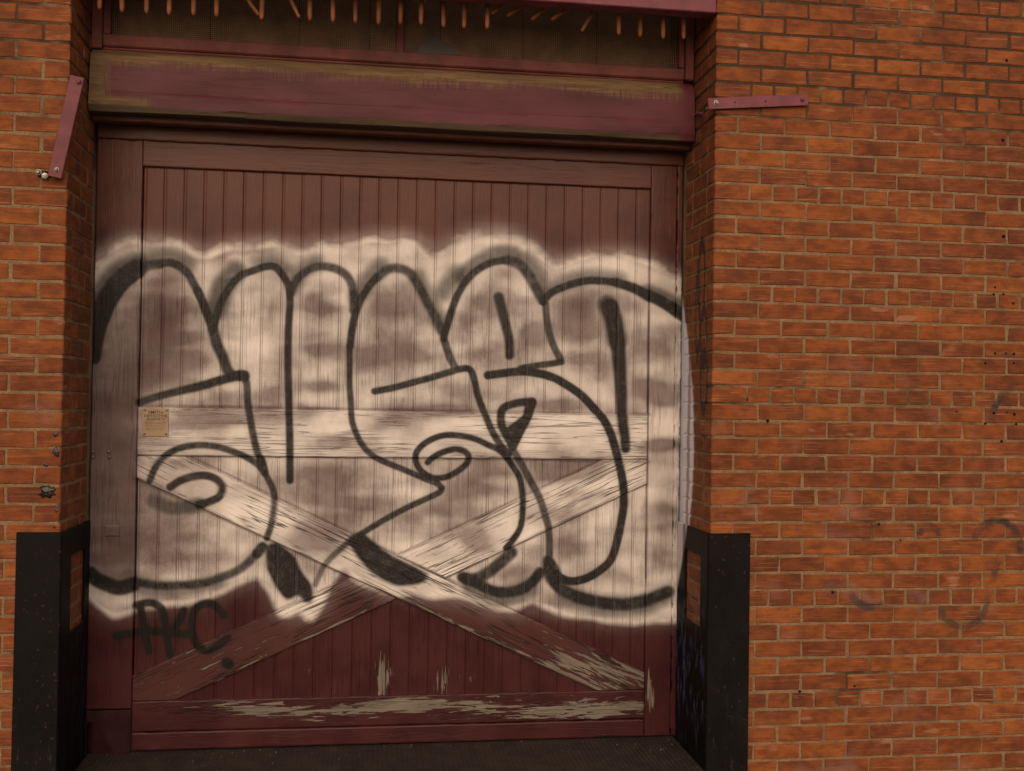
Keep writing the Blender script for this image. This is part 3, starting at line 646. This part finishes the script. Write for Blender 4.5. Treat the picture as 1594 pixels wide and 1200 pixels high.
# folded sheet-metal patch at the foot of the left stile
PATCH = plain('patch_maroon', (.030, .009, .009), .8, .3, 30, .5, .15)
v, f = [], []; NS = 22
for i in range(NS+1):
    for j in range(NS+1):
        s, q = i/NS, j/NS; X = WL+.006+(XL-WL-.004)*s; Z = DB-.002+(.188)*q
        bul = .016*math.exp(-((s-.25-.45*(1-q))/.16)**2)*(1-q*.8); v.append((X, YD-.004-bul+(.03 if s < .15 and q < .7 else 0)*(.15-s)/.15, Z-.012*math.sin(s*math.pi)*(1-q)))
for i in range(NS):
    for j in range(NS): a = i*(NS+1)+j; f.append([a, a+NS+1, a+NS+2, a+1])
o = part('foot_patch', v, f, PATCH, door, True); mo = o.modifiers.new('thick', 'SOLIDIFY'); mo.thickness = .003
# little fixings on the left stile
DBOLT = plain('painted_bolt', (.13, .075, .065), .35)
for px, py in ((145, 703), (145, 711.5), (169.5, 703), (170.5, 711.5)):
    X, Z = U(px, py, YD); v, f = lathe((X, YD+.002, Z), (0, -1, 0), [(0, .0095), (.006, .009), (.0095, .006), (.0105, .002)], 10); part('bolt', v, f, DBOLT, door, True)
a, b = U(163, 817, YD), U(186, 835, YD)
plank('latch_plate', (a[0], b[1]), (b[0], b[1]), a[1]-b[1], YD-.003, .004, 'stile', door, step=.005, bev=.0015, rag=0)
v, f = rbox(WL+.01, WR-.01, YD+.052, YD+.07, DB+.005, DT-.005, .004); part('backing', v, f, HOLE, door)

# ------------------------------------------------------------------ door stops (frame)
frame = thing('door_frame', 'flaky timber frame strip around the freight door', 'frame', None, (-.14, .45, ZB))
sl = plank('stop_strip', (WR-.004, DB), (WR-.004, DT), .029, YD-.006, .05, 'stile', frame, step=.0042, bev=.005, rag=.0042)
plank('head_strip', (WL+.004, 2.766), (WR-.004, 2.766), .034, .345, .05, 'top', frame)
plank('head_board', (WL+.004, 2.71), (WR-.004, 2.71), .10, .40+.045, .012, 'top', frame)

# ------------------------------------------------------------------ paper notice
SIGN = plain('yellowed_card', (.36, .245, .145), .6, .18, 200, .15); INK = plain('grey_ink', (.05, .042, .034), .7); RED = plain('faded_red_ink', (.26, .07, .045), .7); INK2 = plain('pale_ink', (.26, .165, .095), .7)
a, b = U(223, 635, YD), U(262, 679, YD); cx, cz = (a[0]+b[0])/2, (a[1]+b[1])/2; sw, sh = b[0]-a[0], a[1]-b[1]
sign = thing('notice_plate', 'small yellowed notice card screwed to the middle rail of the door', 'sign', None, (cx, YD-.004, cz))
v, f = rbox(cx-sw/2, cx+sw/2, YD-.005, YD+.001, cz-sh/2, cz+sh/2, .001); part('card', v, f, SIGN, sign)
def text(body, size, x, z, y, mat, parent, width=None):
    cu = bpy.data.curves.new('t', 'FONT'); cu.body = body; cu.size = size; cu.align_x = 'CENTER'; cu.extrude = .0003; cu.offset = .00015
    to = bpy.data.objects.new('t', cu); COL.link(to); dg = bpy.context.evaluated_depsgraph_get(); me = bpy.data.meshes.new_from_object(to.evaluated_get(dg)); bpy.data.objects.remove(to)
    co = np.array([q.co for q in me.vertices]); s = width/(co[:, 0].max()-co[:, 0].min()) if width else 1.
    for q in me.vertices: q.co = (x+q.co.x*s, y-q.co.z, z+q.co.y)
    me.materials.clear(); me.name = 'lettering'; o = link('lettering', me, mat, parent); o.location = -parent.location
yt = YD-.0056
text('SMITH', .0185, cx-.001, cz+sh*.305, yt, INK, sign, sw*.56); text('DETECTIVE', .0175, cx, cz+sh*.175, yt, INK, sign, sw*.90); text('AGENCY', .0160, cx, cz+sh*.06, yt, INK, sign, sw*.72)
for zz, wd, mt in ((-.0, .84, RED), (-.06, .8, RED), (-.12, .8, INK2), (-.17, .82, INK2), (-.22, .78, INK2), (-.27, .8, INK2)):
    v, f = rbox(cx-sw*wd/2, cx+sw*wd/2, yt-.0004, yt+.0005, cz+sh*zz-.0012, cz+sh*zz+.0012, .0002); part('ruled_line', v, f, mt, sign)
for sx in (-1, 1):
    for sz in (-1, 1):
        v, f = lathe((cx+sx*sw*.42, YD-.004, cz+sz*sh*.42), (0, -1, 0), [(0, .0052), (.0025, .005), (.0035, .003), (.003, .001)], 10); part('screw', v, f, DBOLT, sign, True)

# ------------------------------------------------------------------ lintel beam
def lintel_mat():
    t = T('worn_mauve_beam'); x, y, z = t.xyz(t.pos)
    st = t.noise(t.scale(t.pos, (3.2, 20, 40)), 1., 5., .65); br = t.noise(t.scale(t.pos, (85, 6, 7)), 1., 4., .7); big = t.noise(t.pos, 1.6, 3.)
    e = t.ma('ADD', z, t.ma('ADD', t.ma('MULTIPLY', t.ma('SUBTRACT', br, .5), .085), t.ma('MULTIPLY', t.ma('SUBTRACT', st, .5), .07)))
    e = t.ma('ADD', e, t.ma('MULTIPLY', t.ma('SUBTRACT', big, .5), .06))
    tan = t.ss(e, 2.970, 3.022)
    lw = t.ma('ADD', x, t.ma('MULTIPLY', t.ma('ADD', t.ma('SUBTRACT', br, .5), t.ma('SUBTRACT', st, .5)), .16)); tan = t.ma('MAXIMUM', tan, t.ss(lw, -1.44, -1.40, 1., 0.))
    low = t.ma('MULTIPLY', t.ss(lw, -1.30, -1.22, 1., 0.), t.ss(z, 2.86, 2.84)); tan = t.ma('MAXIMUM', tan, low)
    tan = t.ma('MAXIMUM', tan, t.ss(t.ma('ADD', z, t.ma('MULTIPLY', t.ma('SUBTRACT', st, .5), .03)), 2.817, 2.809))
    tan = t.ma('MULTIPLY', tan, t.ss(x, 1.12, 1.18, 1., 0.))
    woodc = t.mix(t.ss(st, .35, .65), (.115, .068, .035), (.205, .125, .062))
    mauve = t.mix(t.ss(t.noise(t.scale(t.pos, (3, 9, 9)), 1., 4.), .3, .7), (.074, .0150, .0195), (.112, .0270, .0330))
    mauve = t.mix(t.ss(st, .64, .70, 0., .3), mauve, (.075, .018, .018))
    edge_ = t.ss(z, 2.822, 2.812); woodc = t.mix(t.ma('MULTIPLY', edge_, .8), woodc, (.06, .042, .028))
    col = t.mix(tan, mauve, woodc)
    ck = t.ss(t.ma('ABSOLUTE', t.ma('SUBTRACT', t.noise(t.scale(t.pos, (3, 30, 55)), 1., 3., .55, dist=.5), .5)), .004, .016, 1., 0.)
    ck = t.ma('MULTIPLY', ck, t.ma('MULTIPLY', t.ss(st, .48, .58), t.ma('ADD', .35, t.ma('MULTIPLY', tan, .55))))
    col = t.mix(ck, col, (.04, .018, .014))
    h = t.ma('SUBTRACT', t.ma('ADD', st, t.ma('MULTIPLY', br, .3)), t.ma('MULTIPLY', ck, 1.))
    return t.fin(col, t.ma('ADD', .42, t.ma('MULTIPLY', tan, .3)), t.bump(h, .3, .003), .14)
LINT = lintel_mat()
lint = thing('lintel_beam', 'worn mauve timber lintel beam with peeled tan upper edge above the door', 'beam', None, (-.14, .3, 2.78))
prof = [(.372, 3.094), (.352, 3.088), (.325, 3.072), (.300, 3.052), (.286, 3.030), (.281, 3.00), (.278, 2.95), (.276, 2.895), (.2755, 2.880), (.271, 2.875), (.269, 2.850), (.268, 2.822), (.268, 2.812), (.2735, 2.803), (.2745, 2.794), (.279, 2.790), (.345, 2.790), (.372, 2.790)]
NX = 170; v, f = [], []; r = np.random.default_rng(5); jag = np.convolve(r.normal(0, 1, NX+40), np.ones(7)/7, 'same')[20:20+NX+1]
for i in range(NX+1):
    X = WL+.008+(WR-WL-.016)*i/NX; sag = -.004*math.sin(math.pi*i/NX)
    for k, (yy, zz) in enumerate(prof):
        dz = sag + (jag[i]*.006 if 11 <= k <= 13 else 0) + .0015*math.sin(X*7+k)
        v.append((X, yy+.0018*math.sin(X*5+k*.7)+(-.003*abs(jag[i]) if 11 <= k <= 12 else 0), zz+dz))
n = len(prof)
for i in range(NX):
    for k in range(n-1): f.append([i*n+k, i*n+k+1, (i+1)*n+k+1, (i+1)*n+k])
for c0 in (0, NX*n):
    k = len(v); v += [v[c0+q] for q in range(n)]; f.append([k+q for q in range(n)])
f.append([0, NX*n, NX*n+n-1, n-1][::-1])
o = part('beam', v, f, LINT, lint, True)
bm = bmesh.new(); bm.from_mesh(o.data); bmesh.ops.recalc_face_normals(bm, faces=bm.faces); bm.to_mesh(o.data); bm.free()
try: o.data.set_sharp_from_angle(angle=R(40))
except Exception: pass

# ------------------------------------------------------------------ transom window
TW = plain('transom_paint', (.150, .042, .033), .6, .3, 80, .4, .2, dark=(.10, .055, .032), dscale=7.)
TD = plain('dark_transom_boards', (.13, .056, .032), .8, .5, 40, .5, dscale=5.)
WIRE = plain('olive_screen_wire', (.22, .125, .065), .8, .3, 50, .1)
tr = thing('transom_window', 'wire-screened transom window with maroon frame above the lintel', 'window', None, (-.14, .35, 3.09))
YT = .318
def tb(name, x0, x1, z0, z1, y0, y1, mat=TW, b=.004):
    v, f = rbox(x0, x1, y0, y1, z0, z1, b, .0006); return part(name, v, f, mat, tr)
tb('casing', WL+.004, -1.456, 3.072, 3.62, YT-.012, YT+.08); tb('casing', 1.176, WR-.004, 3.082, 3.62, YT-.020, YT+.08)
tb('frame_stile', -1.455, -1.424, 3.14, 3.62, YT, YT+.05); tb('frame_stile', 1.147, 1.175, 3.142, 3.62, YT, YT+.05)
tb('sill', -1.455, 1.175, 3.070, 3.0835, YT+.004, YT+.08)
tb('frame_rail', -1.455, 1.175, 3.0845, 3.139, YT-.004, YT+.05)
tb('mullion', -.178, -.142, 3.139, 3.62, YT+.016, YT+.05)
xs = [-1.424, -1.02, -.62, -.30, .03, .42, .78, 1.147]
for a, b in zip(xs[:-1], xs[1:]): tb('interior_board', a+.004, b-.004, 3.12, 3.62, .45+random.uniform(-.004, .004), .47, TD)
tb('dark_backing', WL+.01, WR-.01, 3.06, 3.62, .50, .52, HOLE); tb('unseen_soffit', WL+.004, WR-.004, 3.60, 3.66, .14, .52, TD)  # soffit slab out of view, added to block light from above
def screen(x0, x1, z0, z1):
    V, F = [], []; p = .0088; wd = .0011
    nx, nz = int((x1-x0)/p), int((z1-z0)/p)
    for i in range(nx+1):
        X = x0+(x1-x0)*i/nx; k = len(V); V += [(X-wd, YT+.030, z0), (X+wd, YT+.030, z0), (X+wd, YT+.030, z1), (X-wd, YT+.030, z1), (X, YT+.032, z0), (X, YT+.032, z1)]
        F += [[k, k+1, k+2, k+3], [k+1, k+4, k+5, k+2], [k+4, k, k+3, k+5]]
    for i in range(nz+1):
        Z = z0+(z1-z0)*i/nz; k = len(V); V += [(x0, YT+.029, Z-wd), (x1, YT+.029, Z-wd), (x1, YT+.029, Z+wd), (x0, YT+.029, Z+wd), (x0, YT+.031, Z), (x1, YT+.031, Z)]
        F += [[k, k+1, k+2, k+3], [k+3, k+2, k+5, k+4], [k, k+4, k+5, k+1]]
    o = part('wire_screen', V, F, WIRE, tr); o['kind'] = 'stuff'
screen(-1.424, -.178, 3.135, 3.62); screen(-.142, 1.147, 3.135, 3.62)
FLAP = plain('dusty_plastic', (.045, .032, .024), .5, .2, 60, .2)
pts = [U(645, 86, YT+.02), U(667, 53, YT+.02), U(676, 55, YT+.02), U(722, 86, YT+.02)]
v = []; 
for yy in (YT+.014, YT+.0165): v += [(q[0], yy+(.01 if i in (1, 2) else 0), max(q[1], 3.139)) for i, q in enumerate(pts)]
o = part('screen_flap', v, [[3, 2, 1, 0], [4, 5, 6, 7], [0, 1, 5, 4], [1, 2, 6, 5], [2, 3, 7, 6], [3, 0, 4, 7]], FLAP, tr)

# ------------------------------------------------------------------ spiked beam over the opening
RUST = plain('rusty_spike_iron', (.27, .095, .035), .75, .35, 120, .6, .3)
sb = thing('spiked_beam', 'mauve steel beam across the top with a row of rusty hanging spikes', 'beam', None, (-.14, .05, 3.3))
v, f = rbox(WL+.003, WR-.003, -.004, .075, 3.292, 3.62, .004); part('beam', v, f, MAUVE, sb)
YS = .12
v, f = rbox(WL+.003, WR-.003, YS-.02, YS+.03, 3.40, 3.44, .004); part('spike_bar', v, f, MAUVE, sb)
def spike(tx, ty, bx=None, by=None, rr=.0105):
    X, Z = U(tx, ty, YS); 
    if bx is None: Xb, Zb = X+random.uniform(-.004, .004), 3.41
    else:
        Xb, Zb = U(bx, by, YS); kx = (3.41-Z)/max(Zb-Z, .01); Xb = X+(Xb-X)*kx; Zb = 3.41
    a = Vector((X, YS, Z)); b = Vector((Xb, YS, Zb)); d_ = (b-a).normalized()
    v, f = sweep([a, a+d_*.008, a+d_*.02, a+d_*.06, b], [.0045, .0088, rr, rr*1.02, rr*1.05], 7); part('spike', v, f, RUST, sb, True)
for tx, ty in ((155, 15), (190, 19), (228, 21), (263, 23), (301, 24), (337, 26), (407, 31), (482, 32), (518, 34), (553, 36), (589, 38), (623, 38), (655, 38), (690, 42), (722, 44), (758, 45), (963, 54), (996, 58), (1032, 60), (1064, 61)): spike(tx, ty)
for tx, ty, bx, by in ((403, 24, 390, 6), (466, 28, 455, 5), (765, 22, 783, 7), (789, 25, 817, 7), (827, 31, 856, 7), (858, 31, 888, 10), (905, 49, 928, 11)): spike(tx, ty, bx, by, .0082)

# ------------------------------------------------------------------ mauve straps
def bolt(parent, px, py, y, r0, mat, hex_=False):
    X, Z = U(px, py, y); v, f = lathe((X, y+.002, Z), (0, -1, 0), [(0, r0), (.004, r0), (.0045, r0*.72), (.011, r0*.7), (.0135, r0*.45)], 6 if hex_ else 12)
    part('bolt', v, f, mat, parent)
def strap(label, A, B, wd, y):
    a, b = U(*A, y), U(*B, y); t = thing('metal_strap', label, 'strap', 'mauve straps fixed to the brick piers', ((a[0]+b[0])/2, y, (a[1]+b[1])/2))
    L = math.hypot(b[0]-a[0], b[1]-a[1]); an = math.atan2(b[1]-a[1], b[0]-a[0]); v, f = rbox(-L/2, L/2, -.004, .004, -wd/2, wd/2, .0016, .0003)
    o = link('bar', mesh('bar', v, f), MAUVE, t); o.rotation_euler = (0, -an, 0); return t
s1 = strap('straight mauve metal strap bolted level across the right-hand brick wall', (1102, 161.5), (1257, 155.5), .049, -.014)
bolt(s1, 1115, 160, -.018, .0125, BOLT); bolt(s1, 1249, 155, -.018, .0115, MAUVE, True)
for px, py in ((1144, 159), (1192, 157.5)):
    X, Z = U(px, py, -.019); v, f = lathe((X, -.0175, Z), (0, -1, 0), [(0, .004), (.0012, .0038), (.0006, .001)], 8); part('hole', v, f, HOLE, s1)
a = U(1102, 168, -.012); b = U(1081, 178, .27)
v, f = join([sweep([(a[0]+.012, -.010, a[1]+.004), (a[0], 0.0, a[1]), (a[0]-.002, .05, a[1]-.008), (b[0]+.006, .25, b[1]), (b[0], .275, b[1]-.002)], .0075, 6)]); part('return_leg', v, f, MAUVE, s1)
for px, py in ((1114, 163), (1249, 157)):
    X, Z = U(px, py, 0); v, f = lathe((X, .006, Z), (0, -1, 0), [(0, .009), (.0165, .009)], 8); part('spacer', v, f, BOLT, s1)
s2 = strap('tilted mauve metal strap hanging down the edge of the left brick pier', (120.5, 119), (85, 276), .054, -.030)
bolt(s2, 123, 127, -.034, .013, MAUVE, True); bolt(s2, 88, 264, -.034, .010, BOLT)
for px, py in ((116, 128), (88, 264)):
    X, Z = U(px, py, 0); v, f = lathe((X, .006, Z), (0, -1, 0), [(0, .009), (.033, .009)], 8); part('spacer', v, f, BOLT, s2)
X, Z = U(68, 271, 0)
cl = thing('pipe_clamp', 'small zinc pipe clamp with two nuts beside the lower end of the tilted strap', 'clamp', None, (X, 0, Z))
v, f = join([rbox(X-.022, X+.03, -.006, .004, Z-.012, Z+.012, .002), sweep([(X-.014, -.004, Z+.003), (X-.014, -.026, Z+.003)], .0085, 8)]); part('bracket', v, f, HOLE, cl)
v, f = lathe((X-.014, -.012, Z+.003), (0, -1, 0), [(0, .0125), (.010, .0125), (.011, .006), (.018, .006)], 6); part('nut', v, f, BOLT, cl)
v, f = lathe((X+.006, -.006, Z-.008), (.3, -1, -.2), [(0, .0135), (.012, .0135), (.013, .007), (.022, .007)], 6); part('nut', v, f, ZINC, cl)

# ------------------------------------------------------------------ black steel corner guards
def guard_mat():
    t = T('black_guard_paint'); x, y, z = t.xyz(t.pos)
    n = t.noise(t.pos, 6., 4., .6); sc_ = t.noise(t.scale(t.pos, (30, 30, 9)), 1., 4., .65)
    col = t.mix(t.ss(n, .3, .7), (.0026, .0023, .0020), (.0060, .0050, .0042))
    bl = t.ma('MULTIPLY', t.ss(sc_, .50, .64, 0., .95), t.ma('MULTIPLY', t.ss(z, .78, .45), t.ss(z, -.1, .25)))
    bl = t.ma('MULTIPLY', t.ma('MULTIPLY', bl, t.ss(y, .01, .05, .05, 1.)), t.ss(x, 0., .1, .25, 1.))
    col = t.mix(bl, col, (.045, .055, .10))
    rust = t.noise(t.pos, 60., 3., .6); col = t.mix(t.ss(rust, .64, .70, 0., .7), col, (.055, .028, .016))
    fl = t.noise(t.scale(t.pos, (60, 60, 8)), 1., 4., .7); col = t.mix(t.ma('MULTIPLY', t.ss(fl, .60, .68), t.ss(z, .55, .0, 0., .5)), col, (.05, .042, .036))
    ov = t.ma('MULTIPLY', overspray(t), t.ss(z, .50, .80)); col = t.mix(ov, col, (.62, .57, .55))
    return t.fin(col, t.ma('ADD', .5, t.ma('MULTIPLY', n, .2)), t.bump(t.ma('ADD', n, t.ma('MULTIPLY', rust, .4)), .35, .002), .14)
GUARD = guard_mat()
def guard(label, side, xo, ztop, cut, ztop2):
    e = WR if side > 0 else WL; g = thing('corner_guard', label, 'corner guard', 'steel guards on the door corners', (e, .2, -.13)); th = .009
    xi = e-side*.003; x_in = xi-side*th; xout = xo
    def bx(a, b, y0, y1, z0, z1, bv=.0025):
        if a > b: a, b = b, a
        return rbox(a, b, y0, y1, z0, z1, bv, .0004)
    v, f = bx(x_in+side*.0005, xout, -.013, -.003, -.12, ztop); part('front_plate', v, f, GUARD, g)
    y0, y1, z0, z1 = cut; P = []
    P.append(bx(x_in, xi, -.0025, y0, -.12, ztop2)); P.append(bx(x_in, xi, y1, .448, -.12, ztop2))
    P.append(bx(x_in+side*.0006, xi-side*.0006, y0-.002, y1+.002, z1, ztop2-.0006)); P.append(bx(x_in+side*.0006, xi-side*.0006, y0-.002, y1+.002, -.119, z0))
    v, f = join(P); part('side_plate', v, f, GUARD, g); return g
guard('black steel corner guard with a window cut-out at the right side of the door', 1, 1.402, .993, (.098, .325, .558, .880), .9935)
guard('black steel corner guard with a window cut-out at the left side of the door', -1, -1.668, 1.003, (.143, .37, .568, .888), 1.0025)

# ------------------------------------------------------------------ threshold plate, pavement
def plate_mat():
    t = T('worn_checker_plate'); n = t.noise(t.pos, 12., 4., .6); g = t.noise(t.pos, 150., 3., .6)
    col = t.mix(t.ss(n, .3, .7), (.019, .0125, .009), (.034, .022, .015)); col = t.mix(t.ss(g, .66, .70), col, (.22, .18, .14))
    return t.fin(col, .7, t.bump(g, .4, .002), .3)
PLATE = plate_mat()
th = thing('threshold_plate', 'dark worn checker-plate threshold at the foot of the door', 'threshold', None, (-.14, .25, -.06))
v, f = rbox(WL+.016, WR-.016, -.03, .62, -.062, ZB, .003); part('plate', v, f, PLATE, th)
V, F = [], []; p = .022; r_ = random.Random(3)
i = 0
yy = .02
while yy < YD-.01:
    xx = WL+.03+(p/2 if i % 2 else 0)
    while xx < WR-.03:
        a = .0075; b = .0022; an = .8 if i % 2 else -.8; ca, sa = math.cos(an), math.sin(an); k = len(V)
        for ux, uy in ((a, 0), (0, b), (-a, 0), (0, -b)): V.append((xx+ux*ca-uy*sa, yy+ux*sa+uy*ca, ZB))
        V.append((xx, yy, ZB+.0022)); F += [[k, k+1, k+4], [k+1, k+2, k+4], [k+2, k+3, k+4], [k+3, k, k+4]]; xx += p
    yy += p/2; i += 1
o = part('tread_pattern', V, F, PLATE, th); o['kind'] = 'stuff'
GRIT = plain('pale_grit', (.22, .18, .14), .9)
V, F = [], []
for _ in range(75):
    X = r_.uniform(WL+.05, WR-.05); Y = YD-.004-abs(r_.gauss(0, .10)); s = r_.uniform(.0010, .0026)
    if Y < .02: continue
    v, f = rbox(X-s, X+s*r_.uniform(.6, 1.4), Y-s, Y+s, ZB+.0005, ZB+.0005+s*1.2, s*.4, s*.2, r_); k = len(V); V += v; F += [[q+k for q in g] for g in f]
me = mesh('grit', V, F); o = link('grit', me, GRIT); o['kind'] = 'stuff'; o['label'] = 'pale grit and paint flakes scattered on the threshold plate'; o['category'] = 'grit'
def pave_mat():
    t = T('pavement_concrete'); n = t.noise(t.pos, 3., 5., .6); g = t.noise(t.pos, 120., 3., .6)
    col = t.mix(t.ss(n, .3, .7), (.15, .132, .112), (.23, .205, .175)); col = t.mix(t.ss(g, .4, .6, .4, 0.), col, (.07, .06, .05))
    return t.fin(col, .9, t.bump(g, .5, .003), .2)
v = [(-60, -60, -.13), (60, -60, -.13), (60, .56, -.13), (-60, .56, -.13)]
o = link('pavement', mesh('pavement', v, [[0, 1, 2, 3]]), pave_mat()); o['kind'] = 'structure'
